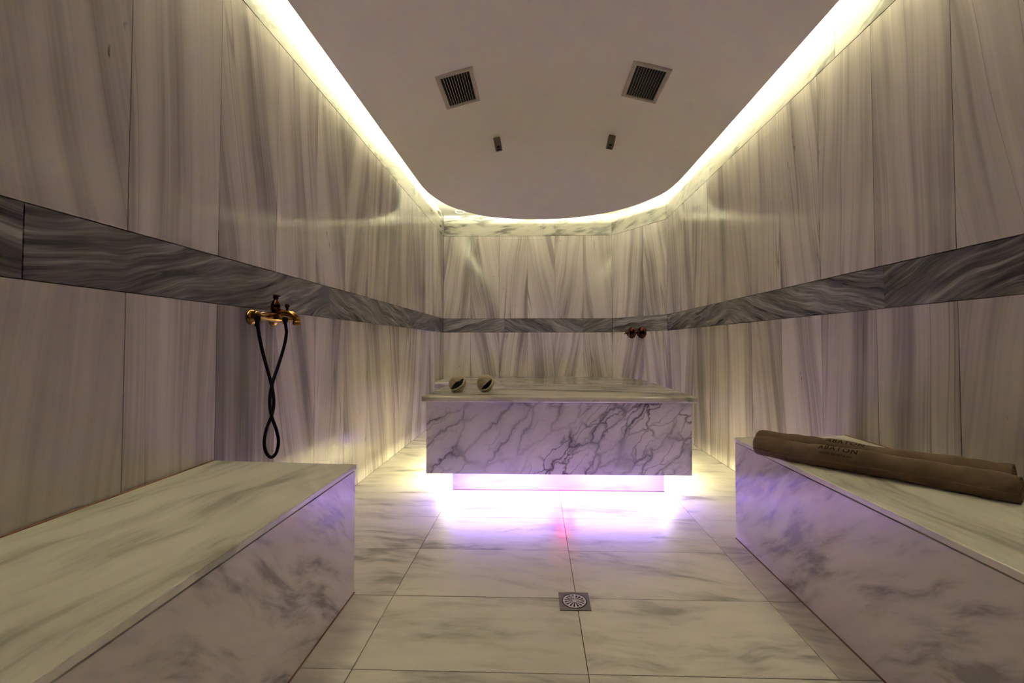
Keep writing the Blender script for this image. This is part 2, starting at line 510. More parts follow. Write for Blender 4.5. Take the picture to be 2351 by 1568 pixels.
rng = random.Random(11)
def fan_left(k, s, up):
    y = YF + s
    near = max(0.0, min(1.0, (y - 0.9) / 1.0))
    tilt = 0.5 + rng.uniform(-.14, .14) * (0.6 + .4 * near) + (0.14 if (y < 1.25 and up) else 0)
    return tilt, rng.random(), 0.20 + 0.70 * near + rng.uniform(-.08, .12), 0.69 + rng.uniform(-.07, .09)
def fan_right(k, s, up):
    y = CH1.y - s
    near = max(0.0, min(1.0, (y - 1.2) / 1.2))
    return 0.5 + rng.uniform(-.12, .12), rng.random(), 0.32 + 0.60 * near + rng.uniform(-.08, .12), 0.69 + rng.uniform(-.07, .09)
def fan_back(k, s, up):
    return 0.5 + (0.16 if (k % 2) else -.14) * rng.uniform(.3, 1.0), rng.random(), rng.uniform(.9, 1.2), 0.72 + rng.uniform(-.13, .12)

jl = [1.247 + .3695 * k - YF for k in range(-7, 13)]
wall_run('wall_left', 'left wall of pale streaked marble panels with a dark marble band', (XL, YF), (XL, YB), jl,
         [y - YF for y in (-.5, .989, 2.526, 4.143, 5.262)], [y - YF for y in (-.3, 1.2, 2.75, 4.3)], fan_left)
wall_run('wall_back', 'back wall of pale streaked marble panels with a dark marble band', (XL, YB), CH0, [x - XL for x in (-.847, -.474, -.102, .257, .626)],
         [-.405 - XL, .62 - XL], [.1 - XL], fan_back)
Lc = (CH1 - CH0).length
wall_run('wall_canted', 'narrow canted corner wall of streaked marble behind the table', CH0, CH1, [Lc * .6], [], [], fan_back)
jr = [CH1.y - (1.578 + .3675 * k) for k in range(-8, 10)]
wall_run('wall_right', 'right wall of pale streaked marble panels with a dark marble band', CH1, (XR, YF), jr,
         [CH1.y - y for y in (3.436, 1.906, .39, -.9)], [CH1.y - y for y in (3.729, 2.171, .62)], fan_right)
wall_run('wall_front', 'dark marble wall behind the viewer', (XR, YF), (XL, YF), [.54 * k for k in range(1, 5)], [1.35], [1.35], fan_right)
for o in bpy.data.objects['wall_front'].children:
    if 'crown' not in o.name: o.data.materials[0] = M['band']; ctl(o, .95, random.random(), 1, .4)  # unseen wall given dark stone so the walls near it get less light

# ------------------------------------------------------------------ ceiling: shallow plaster vault with a lit cove round it
VC, VH, VE, VY0, VR = 0.124, 1.204, 2.45, 3.95, 2.475
def vault_z(rho):                                  # rho 0 at the crown, 1 at the edge
    x = rho * VH
    return VE + math.sqrt(VR**2 - x*x) - math.sqrt(VR**2 - VH**2)
edge_pts = [(-1.08, 3.80), (-1.075, 4.10), (-1.045, 4.33), (-.965, 4.60), (-.85, 4.80), (-.71, 4.96), (-.54, 5.085), (-.21, 5.185),
            (.145, 5.198), (.48, 5.14), (.80, 4.98), (1.075, 4.715), (1.265, 4.36), (1.315, 4.10), (1.328, 3.80)]
arc = [Vector((p.x, p.y)) for p in catmull([(x, y, 0) for x, y in edge_pts], 5)]
ys = [YF - .0, -.6, 0, .6, 1.2, 1.8, 2.4, 3.0, 3.5]
outline = [Vector((VC - VH, y)) for y in ys] + arc + [Vector((VC + VH, y)) for y in ys[::-1]]
def spine(p):                                      # centre from which each edge point is reached
    return Vector((VC, min(p.y, VY0)))
NR = 14
bm = bmesh.new()
rings = []
for p in outline:
    c = spine(p)
    rings.append([bm.verts.new((c.x + (p.x-c.x)*r, c.y + (p.y-c.y)*r, vault_z(r))) for r in [i / NR for i in range(NR + 1)]])
for a, b in zip(rings, rings[1:]):
    for i in range(NR):
        bm.faces.new((a[i], a[i+1], b[i+1], b[i])) if (a[i].co - b[i].co).length > 1e-5 else bm.faces.new((a[i], a[i+1], b[i+1]))
bmesh.ops.remove_doubles(bm, verts=bm.verts[:], dist=1e-5)
ceiling = struct(from_bm('ceiling', bm, M['plaster'], smooth=True), 'smooth vaulted plaster ceiling with a rounded end')
# unseen edge lip and top side of the shell, darkened to cut bounced light
bm = bmesh.new()
low = [bm.verts.new((p.x, p.y, vault_z(1.0))) for p in outline]
top = [[bm.verts.new((c.x + (p.x-c.x)*r, c.y + (p.y-c.y)*r, vault_z(r) + dz)) for r, dz in ((1.0, .0665), (.988, .0665), (.985, .022), (.92, .022), (.80, .022))] for p in outline for c in (spine(p),)]
for k in range(len(outline) - 1):
    bm.faces.new((low[k], top[k][0], top[k+1][0], low[k+1]))
    for i in range(4):
        bm.faces.new((top[k][i], top[k][i+1], top[k+1][i+1], top[k+1][i]))
from_bm('panel_rim', bm, M['raw_board'], ceiling)
# upper ceiling of the cove: a ring between the walls and an upstand above the vault
room = [(XL-.1, YF-.1), (XL-.1, YB+.1), (XR+.1, YB+.1), (XR+.1, YF-.1)]
bm = bmesh.new()
inner, inner_top, outer = [], [], []
for p in outline:
    c = spine(p)
    q = c + (p - c) * .83
    inner.append(bm.verts.new((q.x, q.y, vault_z(.83) + .015)))
    inner_top.append(bm.verts.new((q.x, q.y, ZT)))
    dq = (p - c)
    if p.y < VY0: o2 = (XL - .1 if p.x < VC else XR + .1, p.y)
    else:
        ts = []
        if dq.x < -1e-6: ts.append((XL - .1 - c.x) / dq.x)
        if dq.x > 1e-6: ts.append((XR + .1 - c.x) / dq.x)
        if dq.y > 1e-6: ts.append((YB + .1 - c.y) / dq.y)
        tt = min(x for x in ts if x > 0)
        o2 = (c.x + dq.x*tt, c.y + dq.y*tt)
    outer.append(bm.verts.new((o2[0], o2[1], ZT)))
cornL = bm.verts.new((XL - .1, YB + .1, ZT)); cornR = bm.verts.new((XR + .1, YB + .1, ZT))
for k in range(len(outline) - 1):
    bm.faces.new((inner[k], inner[k+1], inner_top[k+1], inner_top[k]))
    a, b = outer[k], outer[k+1]
    crossL = abs(a.co.x - (XL-.1)) < 1e-4 and abs(b.co.y - (YB+.1)) < 1e-4 and abs(b.co.x - (XL-.1)) > 1e-4
    crossR = abs(a.co.y - (YB+.1)) < 1e-4 and abs(b.co.x - (XR+.1)) < 1e-4 and abs(a.co.x - (XR+.1)) > 1e-4
    if crossL: bm.faces.new((inner_top[k], inner_top[k+1], b, cornL, a))
    elif crossR: bm.faces.new((inner_top[k], inner_top[k+1], b, cornR, a))
    else: bm.faces.new((inner_top[k], inner_top[k+1], b, a))
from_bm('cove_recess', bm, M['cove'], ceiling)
# the LED strip behind the rim of the shell: lit tape facing the wall, on a small rail
def swept(nm, mat, sect):
    bm = bmesh.new()
    prev = None
    pts_ = [Vector((VC - VH, -.2))] + [p for p in outline if p.y > 3.7] + [Vector((VC + VH, -.2))]
    for p in pts_:
        c = spine(p)
        L = (p - c).length; u = (p - c) / L
        cur = []
        for ins, dz in sect:
            q = c + u * (L - ins)
            cur.append(bm.verts.new((q.x, q.y, VE + dz)))
        if prev:
            n = len(cur)
            for i in range(n if n > 2 else 1):
                bm.faces.new((prev[i], prev[(i+1) % n], cur[(i+1) % n], cur[i]))
        prev = cur
    return from_bm(nm, bm, mat, ceiling)
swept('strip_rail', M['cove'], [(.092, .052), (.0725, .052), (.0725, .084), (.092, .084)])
swept('light_strip', M['led_cove'], [(.070, .058), (.070, .074)])

# ------------------------------------------------------------------ benches
def slab(name, pts, th, mat, parent, bev=.003):
    """pts: top corners (x, y, z) counter-clockwise"""
    c = sum((Vector(p) for p in pts), Vector()) / len(pts)
    bm = hexa_bm([Vector(p) - c - Vector((0, 0, th)) for p in pts], [Vector(p) - c for p in pts])
    bmesh.ops.recalc_face_normals(bm, faces=bm.faces[:])
    bevel(bm, bev, 2)
    return from_bm(name, bm, mat, parent, c)

def bench(label, xf, xw, y_near, y_far_f, y_far_w, zf, zw, seed, tones):
    """a stone bench: sloping top slab, front panel, end panel"""
    t = thing('marble_bench', label, 'bench', (0, 0, 0))
    s = 1 if xw > xf else -1
    q = [(xf, y_near, zf), (xw, y_near, zw), (xw, y_far_w, zw), (xf, y_far_f, zf)]
    if s < 0: q = q[::-1]
    ctl(slab('top_slab', q, .019, M['bench_top'], t), .5, seed, 1.0, tones[0])
    z1 = zf - .019 - .005
    xi = xf + s * .004
    def prism(nm, poly, ztops, z0, mat, sh, tone=.77, tilt=.5):
        c = Vector((sum(p[0] for p in poly) / len(poly), sum(p[1] for p in poly) / len(poly), .23))
        bm = hexa_bm([Vector((x, y, z0)) - c for x, y in poly], [Vector((x, y, z)) - c for (x, y), z in zip(poly, ztops)])
        return ctl(from_bm(nm, bm, mat, t, c), tilt, sh, 1.0, tone)
    prism('front_panel', [(xi, y_near), (xi + s*.02, y_near), (xi + s*.02, y_far_f - .006), (xi, y_far_f - .004)], [z1]*4, 0.0, M['bench_front'], seed + .13, tones[1])
    zk = zw - .025
    prism('end_panel', [(xi + s*.0205, y_far_f - .005), (xw, y_far_w - .005), (xw, y_far_w - .024), (xi + s*.0205, y_far_f - .024)], [z1, zk, zk, z1], 0.0, M['bench_front'], seed + .31, tones[1])
    prism('bench_core', [(xi + s*.0215, y_near), (xw, y_near), (xw, y_far_w - .03), (xi + s*.0215, y_far_f - .03)], [z1 - .002, zk - .001, zk - .001, z1 - .002], 0.005, M['grout'], 0)
    def line(nm, a, b, w):
        a, b = Vector(a), Vector(b); m = (a + b) / 2; d = b - a
        bm = tube_bm([a - m, b - m], w, 6)
        from_bm(nm, bm, M['seal'], t, m)
    line('sealant_line', (xi - s*.001, y_near, .001), (xi - s*.001, y_far_f - .004, .001), .003)
    line('sealant_line', (xw - s*.0028, y_near, zw + .001), (xw - s*.0028, y_far_w, zw + .001), .0026)
    return t
bench('long marble bench along the left wall, nearest the shower faucet', -.690, XL + .001, -1.28, 1.676, 1.612, .486, .514, .21, (.80, .74))
bench('long marble bench along the right wall with brown towels on it', .978, XR - .001, -1.28, 2.192, 2.145, .490, .512, .57, (.80, .74))

t = thing('marble_bench', 'low marble ledge against the back wall behind the table', 'bench')
yb0 = 5.188
ctl(slab('top_slab', [(XL+.001, yb0, .495), (.93, yb0, .495), (.93, YB-.001, .497), (XL+.001, YB-.001, .497)], .022, M['bench_top'], t), .5, .83, .9, .77)
c = Vector(((XL + .93) / 2, yb0 + .014, .235))
ctl(from_bm('front_panel', box_bm((XL+.002-c.x, -.010, -c.z), (.925-c.x, .010, .235)), M['bench_front'], t, c), .5, .4, .8, .8)
c = Vector((.915, (yb0 + YB) / 2, .235))
ctl(from_bm('end_panel', box_bm((-.01, yb0 + .026 - c.y, -c.z), (.01, YB - .002 - c.y, .235)), M['bench_front'], t, c), .5, .7, .8, .8)

# ------------------------------------------------------------------ the table in the middle
tb = thing('marble_table', 'large veined marble massage table glowing purple underneath', 'table', (0, 0, 0))
def poly_prism(nm, poly, z0, z1, mat, parent, bev=0, seg=2):
    cx = sum(p[0] for p in poly) / len(poly); cy = sum(p[1] for p in poly) / len(poly)
    bm = hexa_bm([(x - cx, y - cy, 0) for x, y in poly], [(x - cx, y - cy, z1 - z0) for x, y in poly])
    bmesh.ops.recalc_face_normals(bm, faces=bm.faces[:])
    if bev: bevel(bm, bev, seg)
    return from_bm(nm, bm, mat, parent, (cx, cy, z0))
PL = [(-.541, 2.857), (.829, 2.857), (.829, 3.87), (.655, 4.16), (-.541, 4.16)]
ctl(poly_prism('plinth', PL, 0.0, .168, M['plinth'], tb), .5, .3, .9, .86)
BD = [(-.674, 2.692), (.951, 2.692), (.951, 3.93), (.738, 4.30), (-.674, 4.30)]
# inner carcass, its underside carries the strips
INS = [(-.652, 2.714), (.929, 2.714), (.929, 3.922), (.727, 4.278), (-.652, 4.278)]
poly_prism('carcass', INS, .168, .585, M['plinth'], tb)
ZS0, ZS1 = .152, .588
def side_panel(nm, a, b, th):
    a, b = Vector(a), Vector(b)
    d = b - a; L = d.length; rz = math.atan2(d.y, d.x); m = (a + b) / 2
    bm = box_bm((-L/2, 0, -(ZS1-ZS0)/2), (L/2, th, (ZS1-ZS0)/2))
    bmesh.ops.recalc_face_normals(bm, faces=bm.faces[:])
    bevel(bm, .0015, 1)
    return from_bm(nm, bm, M['table_side'], tb, (m.x, m.y, (ZS0+ZS1)/2), (0, 0, rz))
side_panel('front_panel', BD[0], BD[1], .021)
side_panel('side_panel', (BD[1][0], BD[1][1] + .0215), BD[2], .021)
side_panel('side_panel', BD[2], BD[3], .021)
side_panel('side_panel', BD[3], (BD[4][0] + .0215, BD[4][1]), .021)
side_panel('side_panel', BD[4], (BD[0][0], BD[0][1] + .0215), .021)
TOPP = [(-.700, 2.660), (.977, 2.660), (.977, 3.945), (.768, 4.330), (-.700, 4.330)]
o = poly_prism('top_slab', TOPP, .592, .630, M['table_top'], tb, .011, 4)
ctl(o, .5, .62, 1.0, .72)
for p in o.data.polygons: p.use_smooth = True
o.data.set_sharp_from_angle(angle=math.radians(40))
from_bm('sealant_line', tube_bm([(-.543, 2.8555, .001), (.831, 2.8555, .001)], .0035, 6), M['seal'], tb)
# light strips under the overhang
def strip(a, b, mat, under=True):
    """a rail on the underside with lit tape on its lower and outer faces (outer = right of a -> b)"""
    a, b = Vector(a), Vector(b)
    d = b - a; L = d.length; m = (a + b) / 2
    rot = (0, 0, math.atan2(d.y, d.x))
    rail = from_bm('strip_rail', box_bm((-L/2, -.0055, -.006), (L/2, .0055, .006)), M['steel'], tb, (m.x, m.y, .162), rot)
    bm = bmesh.new()
    v = [bm.verts.new(p) for p in ((-L/2, .0055, -.0066), (L/2, .0055, -.0066), (L/2, -.0062, -.0066), (-L/2, -.0062, -.0066), (L/2, -.0062, -.0035), (-L/2, -.0062, -.0035))]
    if under: bm.faces.new(v[:4])
    bm.faces.new((v[3], v[2], v[4], v[5]))
    if not under:
        for q in v[:2]: bm.verts.remove(q)
    return from_bm('light_strip', bm, mat, rail)
ys_ = 2.735
strip((-.52, ys_), (.105, ys_), M['led_purple'])
strip((.240, ys_), (.81, ys_), M['led_purple'])
strip((.158, ys_), (.192, ys_), M['led_pink'])
strip((-.618, 4.10), (-.618, 2.96), M['led_side'])
strip((.897, 2.96), (.897, 3.86), M['led_side'])
strip((.60, 4.235), (-.52, 4.235), M['led_purple'])

# ------------------------------------------------------------------ ceiling vents
def vault_frame(x, y):
    """position and axes of the vault surface at (x, y): right, along, normal into the room"""
    rho = (x - VC) / VH
    z = vault_z(abs(rho))
    s = (x - VC) / math.sqrt(VR**2 - (x - VC)**2)
    n = Vector((-s, 0, -1)).normalized()
    r = Vector((1, 0, -s)).normalized()
    return Vector((x, y, z)), r, n
def vent(x, y, label):
    pos, r, n = vault_frame(x, y)
    ang = math.atan2(-r.z, r.x)                    # rotation about Y
    t = thing('ceiling_vent', label, 'vent', pos, (0, ang, 0), 'square air vents in the ceiling')
    w, l, fr, h = .250, .382, .030, .014
    bm = bmesh.new()
    # frame: a mitred ring with bevelled face, hanging below local z = 0
    def loop(a, b, z): return [bm.verts.new(p) for p in ((-a, -b, z), (a, -b, z), (a, b, z), (-a, b, z))]
    L = [loop(w/2, l/2, .008), loop(w/2, l/2, -.006), loop(w/2 - .006, l/2 - .006, -.011), loop(w/2 - fr + .004, l/2 - fr + .004, -.011), loop(w/2 - fr, l/2 - fr, -.006), loop(w/2 - fr, l/2 - fr, .008)]
    for a, b in zip(L, L[1:]):
        for i in range(4): bm.faces.new((a[i], a[(i+1) % 4], b[(i+1) % 4], b[i]))
    from_bm('frame', bm, M['vent'], t)
    from_bm('duct_opening', box_bm((-w/2 + fr - .002, -l/2 + fr - .002, -.0028), (w/2 - fr + .002, l/2 - fr + .002, .006)), M['dark'], t)  # black plate drawn for the shade of the duct, no hole behind
    nsl = 10
    iw = w - 2 * fr
    for k in range(nsl):
        xx = -iw/2 + iw * (k + 1) / (nsl + 1)
        panel_bm = box_bm((-.0009, -l/2 + fr - .001, -.0022), (.0009, l/2 - fr + .001, .0022))
        if k == 0: sl = from_bm('slat', panel_bm, M['vent'], t, (xx, 0, -.0055), (0, .25, 0)); sm = sl.data
        else:
            panel_bm.free(); mesh_obj('slat', sm, None, t, (xx, 0, -.0055), (0, .25, 0))
    for sy in (-1, 1):
        from_bm('screw', lathe_bm([(.003, -.0125), (.004, -.011), (.004, -.009)], 'z', 10), M['fixture'], t, (0, sy * (l/2 - fr/2), 0))
vent(-.517, 2.889, 'square slatted air vent on the left side of the ceiling')
vent(.734, 2.874, 'square slatted air vent on the right side of the ceiling')

# ------------------------------------------------------------------ small box fixtures on the ceiling
def fixture(x, y, label):
    pos, r, n = vault_frame(x, y)
    ang = math.atan2(-r.z, r.x)
    t = thing('ceiling_fixture', label, 'fixture', pos, (0, ang, 0), 'small box fixtures on the ceiling')
    bm = box_bm((-.042, -.042, -.006), (.042, .042, .004)); bmesh.ops.recalc_face_normals(bm, faces=bm.faces[:]); bevel(bm, .002, 1)
    from_bm('mounting_plate', box_bm((-.026, -.026, -.004), (.026, .026, .004), None), M['fixture'], t); bm.free()
    # hollow square tube: outer shell, floor with a nozzle opening
    bm = bmesh.new()
    a, b, zt, zb = .029, .029, -.003, -.100
    def loop(w_, z): return [bm.verts.new(p) for p in ((-w_, -w_, z), (w_, -w_, z), (w_, w_, z), (-w_, w_, z))]
    L = [loop(a - .001, zt), loop(a, zt - .002), loop(a, zb + .002), loop(a - .002, zb), loop(a - .010, zb), loop(a - .010, zb + .03)]
    for p, q in zip(L, L[1:]):
        for i in range(4): bm.faces.new((p[i], p[(i+1) % 4], q[(i+1) % 4], q[i]))
    bm.faces.new(L[0]); bm.faces.new(L[-1])
    from_bm('housing', bm, M['fixture'], t)
    from_bm('opening', box_bm((-.0185, -.0185, -.0985), (.0185, .0185, -.072)), M['dark'], t)  # black block paints the shade inside the nozzle
    from_bm('front_slot', box_bm((-.013, -.0305, -.097), (.013, -.027, -.080)), M['dark'], t)  # black plate on the face paints a shaded slot
fixture(-.330, 3.70, 'small dark box fixture on the ceiling, the left one')
fixture(.650, 3.66, 'small dark box fixture on the ceiling, the right one')

# ------------------------------------------------------------------ round downlight in the cove corner
t = thing('recessed_downlight', 'small round white light in the glowing left ceiling corner', 'light', (-.968, 5.52, ZT))
from_bm('trim_ring', lathe_bm([(.050, .004), (.066, .004), (.066, -.003), (.060, -.008), (.052, -.008), (.048, -.003)], 'z', 32), M['white'], t)
from_bm('lens', lathe_bm([(.049, .003), (.049, -.0035), (.02, -.0045)], 'z', 32), M['vent'], t)

# ------------------------------------------------------------------ floor drain
t = thing('floor_drain', 'square metal floor drain with a round slotted grate', 'drain', (.1435, 1.639, 0))
bm = bmesh.new()
N = 48
sq = []
hs = .056
for i in range(N):
    a = 2 * PI * i / N
    c_, s_ = math.cos(a), math.sin(a)
    k = hs / max(abs(c_), abs(s_))
    sq.append((c_ * k, s_ * k))
loops = [[bm.verts.new((x, y, -.004)) for x, y in sq], [bm.verts.new((x, y, .0022)) for x, y in sq],
         [bm.verts.new((.046 * math.cos(2*PI*i/N), .046 * math.sin(2*PI*i/N), .0022)) for i in range(N)],
         [bm.verts.new((.045 * math.cos(2*PI*i/N), .045 * math.sin(2*PI*i/N), -.004)) for i in range(N)]]
for a, b in zip(loops, loops[1:]):
    for i in range(N): bm.faces.new((a[i], a[(i+1) % N], b[(i+1) % N], b[i]))
from_bm('frame', bm, M['steel_frame'], t)
from_bm('well', lathe_bm([(.0455, -.0035), (.0455, .0002)], 'z', 40), M['dark'], t)  # shallow black disc paints the shaded depth below the grate
bm = bmesh.new()
NS, R0, R1, RO = 15, .0085, .0365, .0425
# grate: hub, spokes between slots and outer ring
def ringfan(r0, r1, z0, z1, n=60):
    q = [[bm.verts.new((r * math.cos(2*PI*i/n), r * math.sin(2*PI*i/n), z)) for i in range(n)] for r, z in ((r0, z0), (r0, z1), (r1, z1), (r1, z0))]
    for a in range(4):
        for i in range(n): bm.faces.new((q[a][i], q[a][(i+1) % n], q[(a+1) % 4][(i+1) % n], q[(a+1) % 4][i]))
ringfan(R1, RO, .0006, .0030)
lathe_bm([(R0, .0006), (R0, .0032), (.001, .0034)], 'z', 30, bm)
for k in range(NS):
    a = 2 * PI * (k + .5) / NS
    w0 = 2 * PI * R0 / NS * .30; w1 = 2 * PI * R1 / NS * .25
    u = Vector((math.cos(a), math.sin(a))); v = Vector((-u.y, u.x))
    pts = [u*(R0-.001) - v*w0, u*(R1+.001) - v*w1, u*(R1+.001) + v*w1, u*(R0-.001) + v*w0]
    hexa_bm([(p.x, p.y, .0006) for p in pts], [(p.x, p.y, .0031) for p in pts], bm)
from_bm('grate', bm, M['steel'], t)

# ------------------------------------------------------------------ wall-mounted bath mixer with hanging hose (left wall)
ZF = 1.064
t = thing('shower_faucet', 'brass wall faucet with a looped black hose on the left wall', 'faucet', (XL, 1.89, ZF))
def P(x, y, z): return Vector((x - XL, y - 1.89, z - ZF))
YF1, YF2, XBODY = 1.813, 1.967, -1.135
for yy in (YF1, YF2):
    from_bm('wall_flange', lathe_bm([(.0335, -.0005), (.0335, .004), (.031, .010), (.024, .016), (.017, .020), (.014, .026)], 'x', 32, None, Matrix.Translation((0, yy - 1.89, 0))), M['brass'], t, smooth=True)
    from_bm('inlet_union', lathe_bm([(.012, .02), (.012, .034), (.0185, .036), (.0185, .054), (.014, .056), (.013, .073)], 'x', 24, None, Matrix.Translation((0, yy - 1.89, 0))), M['brass'], t, smooth=True)
# body: fat in the middle, waisted, with turned ends
zb = ZF + .004
pr = [(.010, 1.722), (.0165, 1.726), (.018, 1.738), (.0145, 1.745), (.0145, 1.757), (.0175, 1.768), (.0190, 1.79), (.0205, 1.83), (.0235, 1.869), (.0215, 1.91), (.0190, 1.95), (.0175, 1.975), (.0150, 1.990), (.006, 1.996)]
from_bm('body', lathe_bm([(r, y - 1.89) for r, y in pr], 'y', 28, None, Matrix.Translation((XBODY - XL, 0, .004))), M['brass'], t, smooth=True)
# column with bell-shaped cap and knob
pc = [(.018, .000), (.0175, .026), (.0195, .028), (.0205, .032), (.0205, .038), (.0185, .040), (.0205, .046), (.0195, .056), (.0150, .066), (.0095, .073), (.0085, .077), (.0105, .080), (.0115, .086), (.0115, .096), (.0090, .100), (.002, .1015)]
col_ = from_bm('handle_column', lathe_bm(pc, 'z', 28, None, Matrix.Translation((XBODY - XL, 1.869 - 1.89, .004))), M['bronze'], t, smooth=True)
from_bm('lever', tube_bm([(XBODY - XL, -.021, .094), (XBODY - XL + .008, -.021, .097), (XBODY - XL + .018, -.021, .098)], [.005, .0045, .005], 12), M['bronze'], t, smooth=True)
# spout bending down at its end
sp = catmull([P(-1.130, 1.869, ZF + .012), P(-1.110, 1.869, ZF + .022), P(-1.085, 1.869, ZF + .022), P(-1.060, 1.869, ZF + .014), P(-1.044, 1.869, ZF - .002), P(-1.041, 1.869, ZF - .018)], 6)
n_ = len(sp)
rad = [.0175 + (-.0035 if i > n_ * .35 else -.0035 * i / (n_ * .35)) for i in range(n_)]
spout = from_bm('spout', tube_bm(sp, rad, 18), M['brass'], t, smooth=True)
from_bm('aerator', lathe_bm([(.0135, -.012), (.0160, -.010), (.0160, .004), (.0140, .006)], 'z', 24, None, Matrix.Translation(P(-1.041, 1.869, ZF - .020))), M['brass'], spout, P(0,0,0) * 0, smooth=True)
from_bm('diverter_knob', lathe_bm([(.0055, -.012), (.0055, .014), (.0085, .017), (.0095, .022), (.0085, .030), (.003, .033)], 'z', 20, None, Matrix.Translation(P(-1.084, 1.869, ZF + .030))), M['bronze'], t, smooth=True)
from_bm('hose_nut', lathe_bm([(.008, .004), (.0115, .002), (.0115, -.014), (.0085, -.017), (.0085, -.026)], 'z', 20, None, Matrix.Translation(P(-1.092, 1.869, ZF + .000))), M['rubber'], t, smooth=True)
HOSE = [(-1.128, 1.7331, 1.0366), (-1.1262, 1.7472, 0.9767), (-1.1244, 1.7751, 0.8959), (-1.1266, 1.8291, 0.7867), (-1.1208, 1.8417, 0.7111), (-1.119, 1.8294, 0.6536), (-1.1172, 1.7889, 0.597), (-1.1154, 1.7728, 0.5466), (-1.1136, 1.7827, 0.5032), (-1.1118, 1.8163, 0.4731), (-1.11, 1.85, 0.4867), (-1.1082, 1.8601, 0.5328), (-1.1064, 1.8383, 0.5875), (-1.1046, 1.7999, 0.6529), (-1.1028, 1.7849, 0.7148), (-1.101, 1.7968, 0.7823), (-1.0992, 1.8472, 0.8806), (-1.0974, 1.8766, 0.95), (-1.0956, 1.8856, 0.9998), (-1.0938, 1.8767, 1.0302), (-1.092, 1.8698, 1.0489)]
hp = catmull([P(*p) for p in HOSE], 8)
from_bm('hose', tube_bm(hp, .0066, 12), M['rubber'], t, smooth=True)
from_bm('hose_end', lathe_bm([(.0075, -.030), (.0095, -.028), (.0095, -.006), (.0125, -.004), (.0125, .012), (.009, .014)], 'z', 20, None, Matrix.Translation(P(-1.128, 1.733, ZF - .012))), M['rubber'], t, smooth=True)

# ------------------------------------------------------------------ two stop valves on the canted wall
dch = (CH1 - CH0).normalized()
nch = Vector((dch.y, -dch.x))                     # into the room
def valve(s, z, label):
    p = CH0 + dch * s
    rz = math.atan2(nch.y, nch.x)
    t = thing('wall_valve', label, 'valve', (p.x, p.y, z), (0, 0, rz), 'bronze valves on the canted wall')
    from_bm('wall_flange', lathe_bm([(.070, -.0005), (.070, .006), (.066, .014), (.050, .022), (.030, .028), (.024, .032)], 'x', 36), M['bronze'], t, smooth=True)
    from_bm('stem', lathe_bm([(.021, .028), (.021, .050), (.026, .052), (.026, .066), (.017, .070), (.015, .086)], 'x', 24), M['bronze'], t, smooth=True)
    hd = thing('x', '', '') if False else None
    h_ = from_bm('cross_handle', lathe_bm([(.013, .080), (.018, .084), (.018, .100), (.012, .106), (.004, .108)], 'x', 20), M['bronze'], t, smooth=True)
    for k in range(4):
        a = PI / 4 + k * PI / 2 - .35
        u = Vector((0, math.cos(a), math.sin(a)))
        b_ = Vector((.093, 0, 0))
        from_bm('handle_arm', tube_bm([b_ + u * .012, b_ + u * .030, b_ + u * .036, b_ + u * .042], [.0055, .005, .0085, .004], 12), M['bronze'], h_, smooth=True)
s1 = (Vector((1.192, 5.408)) - CH0).dot(dch); s2 = (Vector((1.282, 5.275)) - CH0).dot(dch)
valve(s1, 1.090, 'dark bronze round wall valve on the canted wall, the left one')
valve(s2, 1.088, 'dark bronze round wall valve on the canted wall, the right one')

